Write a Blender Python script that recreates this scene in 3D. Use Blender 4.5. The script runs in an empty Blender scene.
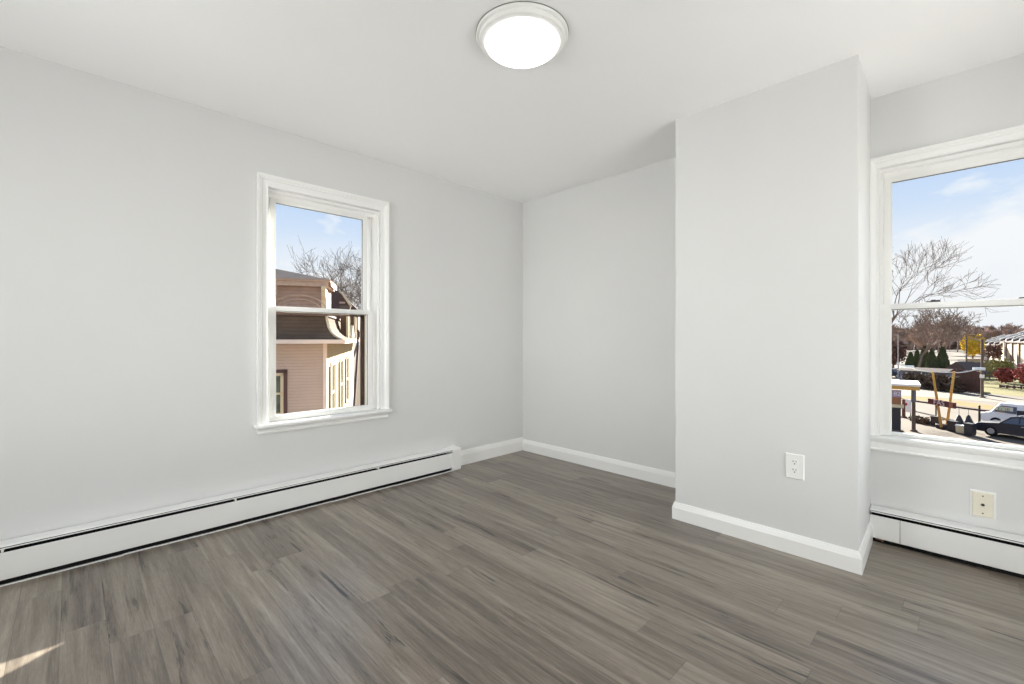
import bpy, bmesh, math, random
from mathutils import Vector, Matrix

S = bpy.context.scene
COL = S.collection
R = math.radians

# ------------------------------------------------------------------ camera
EYE = Vector((0.0, 0.0, 1.105))
FOC, CX, HY = 450.0, 512.0, 338.0
YAW = R(45.6)
FWD = Vector((-math.sin(YAW), math.cos(YAW), 0))
RGT = Vector((math.cos(YAW), math.sin(YAW), 0))
UP = Vector((0, 0, 1))
cd = bpy.data.cameras.new('camera'); cam = bpy.data.objects.new('camera', cd); COL.objects.link(cam)
cam.location = EYE
cam.rotation_euler = (R(90), 0, YAW)
cd.sensor_width = 36.0; cd.lens = 36.0 * FOC / 1024.0
cd.shift_y = -(342.0 - HY) / 1024.0
cd.clip_start = 0.02; cd.clip_end = 2000
S.camera = cam

# ------------------------------------------------------------------ colour management
S.view_settings.view_transform = 'Standard'
S.view_settings.look = 'None'
S.view_settings.gamma = 1.0
S.view_settings.use_curve_mapping = False
S.view_settings.exposure = 0.05
S.cycles.max_bounces = 14
S.cycles.diffuse_bounces = 8
S.cycles.transparent_max_bounces = 16
S.cycles.caustics_reflective = False
S.cycles.caustics_refractive = False
S.cycles.use_denoising = True
S.cycles.sample_clamp_indirect = 8.0

# ------------------------------------------------------------------ node helper
class NT:
    def __init__(s, tree): s.t = tree; s.n = tree.nodes; s.l = tree.links
    def node(s, typ, **kw):
        n = s.n.new(typ)
        for k, v in kw.items():
            setattr(n, k, v)
        return n
    def put(s, sock, v):
        if isinstance(v, bpy.types.NodeSocket): s.l.new(v, sock)
        elif v is not None: sock.default_value = v
    def math(s, op, a, b=None, c=None, clamp=False):
        n = s.node('ShaderNodeMath', operation=op, use_clamp=clamp)
        for i, v in enumerate((a, b, c)):
            if v is not None: s.put(n.inputs[i], v)
        return n.outputs[0]
    def mix(s, f, a, b, blend='MIX'):
        n = s.node('ShaderNodeMix', data_type='RGBA', blend_type=blend)
        s.put(n.inputs[0], f); s.put(n.inputs[6], a); s.put(n.inputs[7], b)
        return n.outputs[2]
    def comb(s, x, y, z):
        n = s.node('ShaderNodeCombineXYZ')
        for i, v in enumerate((x, y, z)): s.put(n.inputs[i], v)
        return n.outputs[0]
    def sep(s, v):
        n = s.node('ShaderNodeSeparateXYZ'); s.put(n.inputs[0], v); return n.outputs
    def noise(s, vec, scale, detail=3, rough=.5, dist=0.0):
        n = s.node('ShaderNodeTexNoise')
        if vec is not None: s.put(n.inputs['Vector'], vec)
        n.inputs['Scale'].default_value = scale; n.inputs['Detail'].default_value = detail
        n.inputs['Roughness'].default_value = rough; n.inputs['Distortion'].default_value = dist
        return n.outputs['Fac']
    def ramp(s, f, stops):
        n = s.node('ShaderNodeValToRGB'); cr = n.color_ramp
        while len(cr.elements) > 1: cr.elements.remove(cr.elements[-1])
        for i, (p, c) in enumerate(stops):
            e = cr.elements[0] if i == 0 else cr.elements.new(p)
            e.position = p; e.color = c if len(c) == 4 else (*c, 1)
        s.put(n.inputs[0], f); return n.outputs[0]
    def mapr(s, v, a, b, c=0.0, d=1.0):
        n = s.node('ShaderNodeMapRange'); n.clamp = True
        s.put(n.inputs[0], v)
        for i, x in enumerate((a, b, c, d)): n.inputs[i + 1].default_value = x
        return n.outputs[0]

def lin(r, g=None, b=None):
    if g is None: g = b = r
    f = lambda c: (c / 255 / 12.92) if c / 255 <= .04045 else ((c / 255 + .055) / 1.055) ** 2.4
    return (f(r), f(g), f(b), 1)

# ------------------------------------------------------------------ sky
SUN_TO = Vector((-0.513, 0.858, 0.390)).normalized()
w = bpy.data.worlds.new('sky'); S.world = w; w.use_nodes = True
t = NT(w.node_tree)
for n in list(t.n): t.n.remove(n)
gen = t.node('ShaderNodeTexCoord').outputs['Generated']
x, y, z = t.sep(gen)
base = t.ramp(z, [(0.0, lin(246, 247, 251)), (.11, lin(243, 246, 252)), (.17, lin(231, 239, 252)), (.22, lin(210, 227, 251)), (.29, lin(194, 216, 250)), (.40, lin(182, 209, 249)), (.65, lin(172, 204, 247)), (1.0, lin(166, 198, 242))])
# clouds: low bank with puffy top edge, plus a few wisps
vec = t.comb(x, y, t.math('MULTIPLY', z, 2.2))
n1 = t.noise(vec, 4.2, 6, .55, .2)
bank = t.math('ADD', n1, t.mapr(z, .06, .26, .20, -.17))
bankf = t.mapr(bank, .47, .57)
n2 = t.noise(t.comb(x, y, t.math('MULTIPLY', z, 4.5)), 5.5, 7, .62, .4)
wisp = t.mapr(n2, .60, .76, 0, .40)
cl = t.math('MAXIMUM', bankf, wisp)
cloudcol = t.mix(t.mapr(z, .0, .2), lin(244, 245, 250), lin(252, 252, 254))
skyc = t.mix(t.math('MULTIPLY', cl, .9), base, cloudcol)
bg = t.node('ShaderNodeBackground'); t.put(bg.inputs[0], skyc); bg.inputs[1].default_value = 1.0
t.l.new(bg.outputs[0], t.node('ShaderNodeOutputWorld').inputs[0])

# ------------------------------------------------------------------ sun, daylight and added fill
sd = bpy.data.lights.new('sun', 'SUN'); sd.energy = 28.0; sd.angle = R(.55); sd.color = (1.0, .95, .86)
sun = bpy.data.objects.new('sun', sd); COL.objects.link(sun)
sun.rotation_euler = SUN_TO.to_track_quat('Z', 'Y').to_euler(); sun.location = (-20, 37, 15)

def area_light(name, loc, target, sx, sy, power, color=(1, 1, 1), spread=180):
    d = bpy.data.lights.new(name, 'AREA'); d.shape = 'RECTANGLE'; d.size = sx; d.size_y = sy
    d.energy = power; d.color = color; d.spread = R(spread)
    o = bpy.data.objects.new(name, d); COL.objects.link(o); o.location = loc
    o.rotation_euler = (Vector(target) - Vector(loc)).to_track_quat('-Z', 'Y').to_euler()
    return o
XL, YB, XR, YF, H = -3.108, 3.19, .95, -1.0, 2.44      # wall planes and ceiling height
# unseen sources: right window inferred from the ceiling shadow, front lamps added as fill
area_light('daylight_right', (XR + .42, 1.80, 1.32), (XR - 2.4, 1.80, 1.50), 1.5, 1.5, 41, (.98, .985, 1), 170)
area_light('fill_front', (-1.9, YF - .42, 1.30), (-1.9, YB, 1.30), 1.5, 1.5, 36, (.98, .985, 1), 180)  # added fill lamp behind the camera, no such source known
area_light('fill_front_narrow', (-1.9, YF - .44, 1.20), (-2.3, YB, 1.10), 1.5, 1.4, 9, (.98, .985, 1), 70)  # narrower second fill lamp, added at the same opening
LAMP_EMIT = 4.0

# ------------------------------------------------------------------ mesh helpers
def tag(o, label=None, cat=None, group=None, kind=None):
    if label: o['label'] = label
    if cat: o['category'] = cat
    if group: o['group'] = group
    if kind: o['kind'] = kind
    return o
def empty(name, loc=(0, 0, 0), rz=0, **kw):
    o = bpy.data.objects.new(name, None); COL.objects.link(o); o.location = loc; o.rotation_euler = (0, 0, rz)
    o.empty_display_size = .1
    return tag(o, **kw)

class MB:
    """collects geometry for one mesh; f maps local points to the final frame"""
    def __init__(s, f=None): s.v = []; s.fc = []; s.f = f or (lambda p: p)
    def add(s, vs, fs):
        k = len(s.v); s.v += [tuple(s.f(p)) for p in vs]; s.fc += [tuple(i + k for i in f) for f in fs]; return s
    def box(s, x0, x1, y0, y1, z0, z1, bev=0.0):
        if bev:
            b = min(bev, abs(x1 - x0) * .45, abs(y1 - y0) * .45, abs(z1 - z0) * .45)
            xs, ys, zs = (min(x0, x1), max(x0, x1)), (min(y0, y1), max(y0, y1)), (min(z0, z1), max(z0, z1))
            bm = bmesh.new(); bmesh.ops.create_cube(bm, size=1)
            for v in bm.verts:
                v.co = Vector((xs[v.co.x > 0], ys[v.co.y > 0], zs[v.co.z > 0]))
            bmesh.ops.bevel(bm, geom=bm.edges[:], offset=b, segments=2, profile=.5, affect='EDGES')
            bm.verts.index_update()
            s.add([tuple(v.co) for v in bm.verts], [[v.index for v in f.verts] for f in bm.faces]); bm.free(); return s
        return s.add([(x0, y0, z0), (x1, y0, z0), (x1, y1, z0), (x0, y1, z0), (x0, y0, z1), (x1, y0, z1), (x1, y1, z1), (x0, y1, z1)],
                     [(0, 3, 2, 1), (4, 5, 6, 7), (0, 1, 5, 4), (1, 2, 6, 5), (2, 3, 7, 6), (3, 0, 4, 7)])
    def prism(s, poly, ext):
        """poly: 3D points of a planar polygon; ext: extrusion vector"""
        n = len(poly); e = Vector(ext)
        return s.add([tuple(p) for p in poly] + [tuple(Vector(p) + e) for p in poly],
                     [tuple(range(n))[::-1], tuple(range(n, 2 * n))] + [(i, (i + 1) % n, n + (i + 1) % n, n + i) for i in range(n)])
    def loft(s, rings, closed=True, caps=True):
        n = len(rings[0]); k = []
        vs = [tuple(p) for r in rings for p in r]
        for i in range(len(rings) - 1):
            for j in range(n if closed else n - 1):
                a, b = i * n + j, i * n + (j + 1) % n
                k.append((a, b, b + n, a + n))
        if caps and closed:
            k.append(tuple(range(n))[::-1]); k.append(tuple(range((len(rings) - 1) * n, len(rings) * n)))
        return s.add(vs, k)
    def lathe(s, prof, c=(0, 0, 0), n=32, axis='Z', jit=None):
        rings = []
        for r, h in prof:
            ring = []
            for i in range(n):
                a = 2 * math.pi * i / n; q = r * (jit(a, h) if jit else 1)
                p = (q * math.cos(a), q * math.sin(a), h)
                if axis == 'Y': p = (p[0], h, p[1])
                if axis == 'X': p = (h, p[0], p[1])
                ring.append((c[0] + p[0], c[1] + p[1], c[2] + p[2]))
            rings.append(ring)
        return s.loft(rings)
    def tube(s, pts, rad, n=6, r2=None):
        pts = [Vector(p) for p in pts]; rings = []
        for i, p in enumerate(pts):
            d = (pts[min(i + 1, len(pts) - 1)] - pts[max(i - 1, 0)]).normalized()
            a = d.orthogonal().normalized() if i == 0 else (prev - d * prev.dot(d)).normalized()
            prev = a; b = d.cross(a)
            r = rad if r2 is None else rad + (r2 - rad) * i / (len(pts) - 1)
            rings.append([p + (a * math.cos(2 * math.pi * k / n) + b * math.sin(2 * math.pi * k / n)) * r for k in range(n)])
        return s.loft(rings)
    def build(s, name, mat, parent=None, smooth=False, recalc=True):
        me = bpy.data.meshes.new(name); me.from_pydata(s.v, [], s.fc)
        if recalc:
            bm = bmesh.new(); bm.from_mesh(me); bmesh.ops.recalc_face_normals(bm, faces=bm.faces[:]); bm.to_mesh(me); bm.free()
        me.materials.append(mat)
        if smooth:
            me.shade_smooth()
            me.set_sharp_from_angle(angle=R(38))
        o = bpy.data.objects.new(name, me); COL.objects.link(o)
        if parent:
            o.parent = parent
        return o

# ------------------------------------------------------------------ materials
def mat(name, col, rough=.5, spec=.5, metal=0.0, var=0.0, vscale=8.0, bump=0.0, bscale=200.0, emit=None, estr=0):
    m = bpy.data.materials.new(name); m.use_nodes = True; t = NT(m.node_tree)
    p = t.n['Principled BSDF']
    c = col if isinstance(col, tuple) and len(col) == 4 else (*col, 1)
    p.inputs['Base Color'].default_value = c
    p.inputs['Roughness'].default_value = rough; p.inputs['Specular IOR Level'].default_value = spec; p.inputs['Metallic'].default_value = metal
    oc = t.node('ShaderNodeTexCoord').outputs['Object']
    f = t.noise(oc, vscale, 4, .55)
    k = max(var, .015)
    lo = tuple(max(0, a * (1 - k)) for a in c[:3]) + (1,); hi = tuple(min(1, a * (1 + k)) for a in c[:3]) + (1,)
    t.put(p.inputs['Base Color'], t.mix(t.mapr(f, .3, .7), lo, hi))
    if bump:
        b = t.node('ShaderNodeBump'); b.inputs['Strength'].default_value = bump; b.inputs['Distance'].default_value = .002
        t.put(b.inputs['Height'], t.noise(oc, bscale, 3)); t.l.new(b.outputs[0], p.inputs['Normal'])
    if emit:
        p.inputs['Emission Color'].default_value = emit; p.inputs['Emission Strength'].default_value = estr
    return m

M = {}
M['wall'] = mat('wall_paint', lin(221, 221, 220), .55, .3, var=.008, vscale=1.5, bump=.06, bscale=260)
M['ceiling'] = mat('ceiling_paint', lin(249, 249, 249), .7, .2, var=.008, vscale=1.2, bump=.05, bscale=220)
M['trim'] = mat('trim_gloss_paint', lin(244, 244, 242), .28, .5, var=.006, vscale=3)
M['vinyl'] = mat('white_vinyl', lin(240, 240, 237), .32, .5, var=.01)
M['enamel'] = mat('white_enamel', lin(240, 240, 238), .35, .5, var=.012, vscale=4)
M['plate'] = mat('white_plastic', lin(242, 242, 239), .3, .5)
M['ivory'] = mat('ivory_plastic', lin(238, 232, 214), .35, .5)
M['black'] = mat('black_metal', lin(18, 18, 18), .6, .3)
M['darkslot'] = mat('dark_slot', lin(55, 52, 48), .7, .2)
M['copper'] = mat('copper_pipe', lin(170, 125, 105), .4, .5, metal=1)
M['lock'] = mat('bronze_lock', lin(70, 70, 66), .4, .5, metal=.4)
M['seam'] = mat('grey_weatherstrip', lin(120, 120, 116), .8, .2)
M['screenframe'] = mat('brown_screen_frame', lin(84, 66, 56), .6, .3)
M['diffuser'] = mat('lamp_diffuser', lin(250, 250, 250), .4, .3, emit=(1, .985, 1, 1), estr=LAMP_EMIT)

def glass_mat():
    m = bpy.data.materials.new('window_glass'); m.use_nodes = True; t = NT(m.node_tree)
    for n in list(t.n): t.n.remove(n)
    tr = t.node('ShaderNodeBsdfTransparent'); tr.inputs[0].default_value = (.97, .98, .975, 1)
    gl = t.node('ShaderNodeBsdfGlossy'); gl.inputs['Roughness'].default_value = .02
    fr = t.node('ShaderNodeFresnel'); fr.inputs[0].default_value = 1.05
    mx = t.node('ShaderNodeMixShader'); t.l.new(fr.outputs[0], mx.inputs[0]); t.l.new(tr.outputs[0], mx.inputs[1]); t.l.new(gl.outputs[0], mx.inputs[2])
    t.l.new(mx.outputs[0], t.node('ShaderNodeOutputMaterial').inputs[0])
    return m
M['glass'] = glass_mat()

def floor_mat():
    m = bpy.data.materials.new('vinyl_plank_floor'); m.use_nodes = True; t = NT(m.node_tree)
    p = t.n['Principled BSDF']
    x, y, z = t.sep(t.node('ShaderNodeTexCoord').outputs['Object'])
    PW, PL = .128, 1.22
    yy = t.math('DIVIDE', t.math('ADD', y, 10 * PW + .03), PW)
    row = t.math('FLOOR', yy); fy = t.math('FRACT', yy)
    wn = t.node('ShaderNodeTexWhiteNoise', noise_dimensions='1D'); t.put(wn.inputs['W'], row)
    xx = t.math('DIVIDE', t.math('ADD', t.math('ADD', x, 20.0), t.math('MULTIPLY', wn.outputs[0], PL * 3.7)), PL)
    col = t.math('FLOOR', xx); fx = t.math('FRACT', xx)
    w2 = t.node('ShaderNodeTexWhiteNoise', noise_dimensions='2D'); t.put(w2.inputs['Vector'], t.comb(row, col, 0.0))
    idv = w2.outputs[0]; idc = w2.outputs[1]
    ix, iy, iz = t.sep(idc)
    off = t.math('MULTIPLY', idv, 57.0)
    # long grain bands, finer fibres
    ox = t.math('ADD', x, off)
    g1 = t.noise(t.comb(t.math('MULTIPLY', ox, 1.5), t.math('ADD', t.math('MULTIPLY', y, 27.0), off), 0.0), 1.0, 7, .70, .35)
    g0 = t.noise(t.comb(t.math('MULTIPLY', ox, .7), t.math('ADD', t.math('MULTIPLY', y, 9.0), off), 3.0), 1.0, 3, .5, .5)
    g2 = t.noise(t.comb(t.math('MULTIPLY', ox, 7.0), t.math('MULTIPLY', y, 210.0), off), 1.0, 3, .6)
    # weathered darker patches, with black cracks and knots inside them
    g5 = t.noise(t.comb(t.math('MULTIPLY', ox, 1.15), t.math('ADD', t.math('MULTIPLY', y, 13.0), t.math('MULTIPLY', off, 1.7)), 5.0), 1.0, 4, .55, .3)
    g3 = t.noise(t.comb(t.math('MULTIPLY', ox, 2.6), t.math('ADD', t.math('MULTIPLY', y, 36.0), t.math('MULTIPLY', off, 3.1)), 0.0), 1.0, 7, .68, .45)
    g6 = t.noise(t.comb(t.math('MULTIPLY', ox, 26.0), t.math('MULTIPLY', y, 300.0), off), 1.0, 2, .6)
    tone = t.math('ADD', t.math('ADD', t.math('MULTIPLY', idv, .15), t.math('MULTIPLY', g0, .25)), t.math('ADD', t.math('MULTIPLY', g1, .95), t.math('ADD', t.math('MULTIPLY', g2, .22), t.math('MULTIPLY', g6, .26))))
    c = t.ramp(t.mapr(tone, .60, 1.26), [(0.0, lin(72, 63, 55)), (.30, lin(106, 96, 86)), (.56, lin(134, 124, 112)), (1.0, lin(172, 162, 149))])
    warm = t.mix(t.math('MULTIPLY', ix, .3), c, t.mix(1.0, c, (1.0, .96, .90, 1), 'MULTIPLY'))
    gate = t.mapr(iy, .15, .5, .25, 1)
    patch = t.math('MULTIPLY', t.mapr(g5, .50, .66), gate)
    c1 = t.mix(t.math('MULTIPLY', patch, .62), warm, t.mix(1.0, warm, (.50, .46, .45, 1), 'MULTIPLY'))
    dark = t.math('MULTIPLY', t.mapr(g3, .555, .605), t.math('MULTIPLY', t.mapr(g5, .47, .58), gate))
    c2 = t.mix(t.math('MULTIPLY', dark, .92), c1, lin(36, 30, 27))
    # bevelled seams between planks
    ey = t.math('MULTIPLY', t.math('MINIMUM', fy, t.math('SUBTRACT', 1.0, fy)), PW)
    ex = t.math('MULTIPLY', t.math('MINIMUM', fx, t.math('SUBTRACT', 1.0, fx)), PL)
    e = t.math('MINIMUM', ex, ey)
    seam = t.mapr(e, .0004, .0018, 1, 0)
    c3 = t.mix(t.math('MULTIPLY', seam, .5), c2, lin(60, 55, 50))
    t.put(p.inputs['Base Color'], c3)
    t.put(p.inputs['Roughness'], t.math('ADD', .24, t.math('MULTIPLY', g2, .14)))
    p.inputs['Specular IOR Level'].default_value = .8
    b = t.node('ShaderNodeBump'); b.inputs['Strength'].default_value = .25; b.inputs['Distance'].default_value = .0015
    t.put(b.inputs['Height'], t.math('SUBTRACT', t.math('MULTIPLY', g2, .35), seam)); t.l.new(b.outputs[0], p.inputs['Normal'])
    return m
M['floor'] = floor_mat()

# ------------------------------------------------------------------ room shell
TH = .20
def struct(o): o['kind'] = 'structure'; return o
struct(MB().box(XL - TH, XR + TH, YF - TH, YB + TH, -.15, 0).build('floor', M['floor']))
struct(MB().box(XL - TH, XR + TH, YF - TH, YB + TH, H, H + .15).build('ceiling', M['ceiling']))

def fleft(p): return (XL + p[1], p[0], p[2])          # (u, w, z): u along the wall, w into the room
def fback(p): return (p[0], YB - p[1], p[2])
def fright(p): return (XR - p[1], p[0], p[2])
def ffront(p): return (p[0], YF + p[1], p[2])

def wall(name, f, u0, u1, hole=None):
    m = MB(f)
    if hole:
        a, b, c, d = hole
        # one skin: four panels round the opening, each running the full thickness
        m.box(u0, a, -TH, 0, 0, H); m.box(b, u1, -TH, 0, 0, H); m.box(a, b, -TH, 0, 0, c); m.box(a, b, -TH, 0, d, H)
    else:
        m.box(u0, u1, -TH, 0, 0, H)
    return struct(m.build(name, M['wall']))
W1 = (.887, 1.654); W2 = (-.355, .412)
WZ = (.545, 2.05)
G = .012
wall('wall_left', fleft, YF - TH, YB + TH, (W1[0] - G, W1[1] + G, WZ[0] - G, WZ[1] + G))
wall('wall_back', fback, XL, XR, (W2[0] - G, W2[1] + G, WZ[0] - G - .018, WZ[1] + G - .018))
wall('wall_right', fright, YF - TH, YB + TH, (1.15 - G, 2.45 + G, WZ[0] - G, WZ[1] + G))
wall('wall_front', ffront, XL, XR, (-2.55 - G, -1.25 + G, WZ[0] - G, WZ[1] + G))
CH = (-1.269, -.372, 2.645); CHB = -.394       # the breast's right cheek runs slightly out of square
struct(MB().prism([(CH[0], CH[2], 0), (CH[1], CH[2], 0), (CHB, YB, 0), (CH[0], YB, 0)], (0, 0, H)).build('wall_chimney', M['wall']))

# ------------------------------------------------------------------ windows
def make_window(name, f, u0, u1, dz=.005, casl=.0655, casr=.063, cast=.076, locks=(), screen=False, ins=(.032, .034, .013, .013), dsill=0.0, nose=.060):
    """double-hung window; u0..u1 is the clear opening between the casings"""
    root = empty(name); struct(root)
    zt, zs = 2.05 + dz, .565 + dz + dsill
    # stepped casing, mitred round jambs and head
    prof = [(0, -.002), (0, .013), (.006, .017), (.012, .013), (.034, .015), (.040, .021), (.047, .021), (.050, .026), (.0655, .028), (.0655, -.002)]
    m = MB(f); rings = []
    for d, wv in prof:
        dl, dr, dt = d * casl / .0655, d * casr / .0655, d * cast / .0655
        rings.append([(u0 - dl, wv, zs), (u0 - dl, wv, zt + dt), (u1 + dr, wv, zt + dt), (u1 + dr, wv, zs)])
    vs = [p for r in rings for p in r]; fs = []; n = len(rings)
    for i in range(n):
        j = (i + 1) % n
        for k in range(3): fs.append((i * 4 + k, i * 4 + k + 1, j * 4 + k + 1, j * 4 + k))
    fs += [tuple(i * 4 for i in range(n)), tuple(i * 4 + 3 for i in range(n))]
    m.add(vs, fs); m.build('casing', M['trim'], root)
    # jamb liner and stops
    m = MB(f)
    m.box(u0 - .010, u0, -.17, .004, zs, zt); m.box(u1, u1 + .010, -.17, .004, zs, zt); m.box(u0, u1, -.17, .004, zt, zt + .010)
    m.box(u0, u1, -.060, -.018, zt - .018, zt); m.box(u0, u1, -.16, -.060, zt - .040, zt)
    m.build('jamb', M['trim'], root)
    m = MB(f)
    for a, b, w0, w1 in ((u0, u0 + .012, -.16, -.018), (u1 - .012, u1, -.16, -.018), (u0 + .012, u0 + .026, -.16, -.10), (u1 - .026, u1 - .012, -.16, -.10)):
        m.box(a, b, w0, w1, zs, zt - .018)
    m.build('track', M['vinyl'], root)
    m = MB(f)
    for a, b in ((u0 + ins[0] - .006, u0 + ins[0] - .001), (u1 - ins[1] + .001, u1 - ins[1] + .006)):
        m.box(a, b, -.098, -.094, zs + .70, zt - .04)
    m.build('weatherstrip', M['seam'], root)
    # stool and apron
    h = .022
    sl, sr = (casl + .022 if casl > .05 else casl), casr + .012
    m = MB(f).box(u0 - sl, u1 + sr, -.0, nose, zs - .022, zs, .006); m.box(u0 - .0, u1 + .0, -.16, .002, zs - .020, zs - .001)
    m.build('sill', M['trim'], root, smooth=True)
    ab = .066 + dsill
    ap = [(0, -ab), (.016, -ab), (.018, -ab + .008), (.012, -ab + .014), (.013, -.040), (.020, -.034), (.024, -.026), (.024, -.021), (0, -.021)]
    m = MB(f); al, ar = (casl if casl > .05 else casl), casr
    m.prism([(u0 - al, a, zs + b) for a, b in ap], (u1 + ar - u0 + al, 0, 0)); m.build('apron', M['trim'], root)
    def sash(nm, a, b, z0, z1, st, rt, rb, w0, w1):
        m = MB(f)
        m.box(a, a + st, w0, w1, z0, z1, .003); m.box(b - st, b, w0, w1, z0, z1, .003)
        m.box(a + st - .002, b - st + .002, w0, w1, z1 - rt, z1, .003); m.box(a + st - .002, b - st + .002, w0, w1, z0, z0 + rb, .003)
        o = m.build(nm, M['vinyl'], root, smooth=True)
        g = (w0 + w1) / 2
        MB(f).box(a + st - .004, b - st + .004, g - .002, g + .002, z0 + rb - .004, z1 - rt + .004).build('pane', M['glass'], o)
        k = MB(f)   # dark glazing gasket line round the pane
        for q0, q1, r0, r1 in ((a + st, b - st, z1 - rt - .003, z1 - rt), (b - st - .003, b - st, z0 + rb, z1 - rt)):
            k.box(q0, q1, w1 - .012, w1 - .006, r0, r1)
        k.build('gasket', M['seam'], o)
        return o
    sash('upper_sash', u0 + ins[0], u1 - ins[1], 1.272 + dz, 2.012 + dz, .033, .030, .03, -.092, -.064)
    lo = sash('lower_sash', u0 + ins[2], u1 - ins[3], zs, 1.306 + dz, .042 if ins[2] > .01 else .038, .031, .037 - dsill, -.056, -.024)
    for lu in locks:
        k = MB(f)
        k.box(lu - .028, lu + .028, -.056, -.030, 1.3055 + dz, 1.3115 + dz, .002)
        k.lathe([(.011, 1.311 + dz), (.011, 1.317 + dz), (.007, 1.319 + dz)], (lu, -.044, 0), 14)
        k.box(lu - .004, lu + .026, -.050, -.040, 1.3125 + dz, 1.3165 + dz, .001)
        k.build('sash_lock', M['lock'], lo)
    if screen:
        a, b, z0, z1 = u0 + .014, u1 - ins[3] - .022, zs, 1.283 + dz
        m = MB(f); st = .022
        m.box(a, a + st, -.128, -.118, z0, z1); m.box(b - st - .009, b, -.128, -.118, z0, z1)
        m.box(a, b, -.128, -.118, z1 - .024, z1); m.box(a, b, -.128, -.118, z0, z0 + st)
        m.build('screen_frame', M['screenframe'], root)
    return root
make_window('window_1', fleft, *W1, screen=True, ins=(.032, .069, .013, .040))
make_window('window_2', fback, *W2, dz=-.013, casl=.040, cast=.060, locks=(-.14, .185), ins=(.012, .012, .008, .008), dsill=.018, nose=.034)
make_window('window_3', fright, 1.15, 2.45)
make_window('added_window', ffront, -2.55, -1.25)  # unseen window, added as an opening for the front fill lamps

# ------------------------------------------------------------------ baseboards
def baseboard(name, pts, h, side=1):
    """runs along plan points (room side kept on one hand) with a moulded top"""
    prof = [(0, 0), (.0155, 0), (.0155, h * .70), (.0140, h * .73), (.0130, h * .78), (.0095, h * .90), (.008, h * .93), (.0065, h), (0, h)]
    pts = [Vector(p) for p in pts]; rings = []
    for i, p in enumerate(pts):
        nrm = []
        if i > 0: d = (p - pts[i - 1]).normalized(); nrm.append(Vector((-d.y, d.x)) * side)
        if i < len(pts) - 1: d = (pts[i + 1] - p).normalized(); nrm.append(Vector((-d.y, d.x)) * side)
        nn = nrm[0] if len(nrm) == 1 else (nrm[0] + nrm[1]) / (1 + nrm[0].dot(nrm[1]))
        rings.append([(p.x + nn.x * a, p.y + nn.y * a, b) for a, b in prof])
    return struct(MB().loft(rings).build(name, M['trim']))
baseboard('baseboard_left', [(XL, YB - .0), (XL, 2.335)], .125, 1)
baseboard('baseboard_back', [(CH[0], YB), (XL + .014, YB)], .108, 1)
baseboard('baseboard_chimney', [(CHB + .004, YB - .085), (CH[1], CH[2]), (CH[0], CH[2]), (CH[0], YB - .016)], .102, 1)
baseboard('baseboard_right', [(XR, YF), (XR, YB)], .108, 1)
baseboard('baseboard_front', [(XL + .1, YF), (XR - .016, YF)], .108, 1)

# ------------------------------------------------------------------ baseboard heaters
def heater(name, f, u0, u1, label, caps, clips=(), seam=None, pipe=None, strip=False, origin=(0, 0, 0)):
    root = empty(name, origin, label=label, cat='heater')
    D = .088
    org = Vector(origin)
    g = lambda p: tuple(Vector(f(p)) - org)
    MB(g).box(u0, u1, .0005, .006, .004, .174).box(u0, u1, D - .024, D - .020, .001, .032).build('back_plate_and_shade_strip', M['black'], root)  # lower black strip stands in for the shade under the panel
    # top hood: shallow cover with a rolled front lip and a thin groove line
    hood = [(.007, .170), (.007, .178), (D - .012, .178), (D - .004, .176), (D, .170), (D, .1625), (D - .003, .1625), (D - .003, .168), (D - .014, .171)]
    MB(g).prism([(u0, a, b) for a, b in hood], (u1 - u0, 0, 0)).build('hood', M['enamel'], root)
    MB(g).box(u0, u1, D + .0002, D + .0008, .1685, .1715).build('groove', M['darkslot'], root)
    segs = [(u0, u1)] if seam is None else [(u0, seam - .001), (seam + .001, u1)]
    for a, b in segs:
        pan = [(D - .010, .028), (D + .001, .026), (D + .003, .030), (D + .003, .1455), (D + .002, .148), (D - .001, .148), (D - .001, .030)]
        MB(g).prism([(a, p, q) for p, q in pan], (b - a, 0, 0)).build('front_panel', M['enamel'], root)
    # finned element, seen as darkness in the slots
    m = MB(g).tube([(u0 + .02, .045, .085), (u1 - .02, .045, .085)], .011, 8)
    n = int((u1 - u0) / .03)
    for i in range(n):
        c = u0 + .03 + i * (u1 - u0 - .06) / n
        m.box(c, c + .004, .014, .070, .055, .115)
    m.build('fin_element', M['black'], root)
    for c in clips:
        MB(g).box(c - .004, c + .004, .01, D - .001, .149, .164).build('bracket', M['enamel'], root)
    for a, b in caps:
        cap = [(0, 0), (0, .182), (D - .010, .182), (D + .002, .178), (D + .006, .168), (D + .006, .014), (D + .002, .006), (D + .002, 0)]
        m = MB(g).prism([(a, p, q) for p, q in cap], (b - a, 0, 0)); m.build('end_cap', M['enamel'], root)
    if pipe:
        MB(g).tube([(pipe, .062, .016), (pipe + .022, .063, .016)], .008, 10).tube([(pipe + .022, .063, .016), (pipe + .034, .064, .016)], .010, 10).build('pipe', M['copper'], root, smooth=True)
    if strip:
        m = MB(g); rnd = random.Random(3); u = u0
        while u < u1 - .02:
            v = min(u + rnd.uniform(.06, .3), u1); q = D - .002 + rnd.uniform(-.004, .004)
            m.box(u, v, q, q + .006, 0.0, .004 + rnd.uniform(0, .0015)); u = v
        m.build('floor_flange', M['enamel'], root)
    return root
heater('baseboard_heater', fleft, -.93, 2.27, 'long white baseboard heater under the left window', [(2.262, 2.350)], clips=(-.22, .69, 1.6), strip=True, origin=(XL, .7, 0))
heater('baseboard_heater', fback, CHB + .006, .90, 'short white baseboard heater under the right window beside the chimney breast', [], clips=(.25,), seam=-.262, pipe=CHB + .03, origin=(.25, YB, 0))

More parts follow.
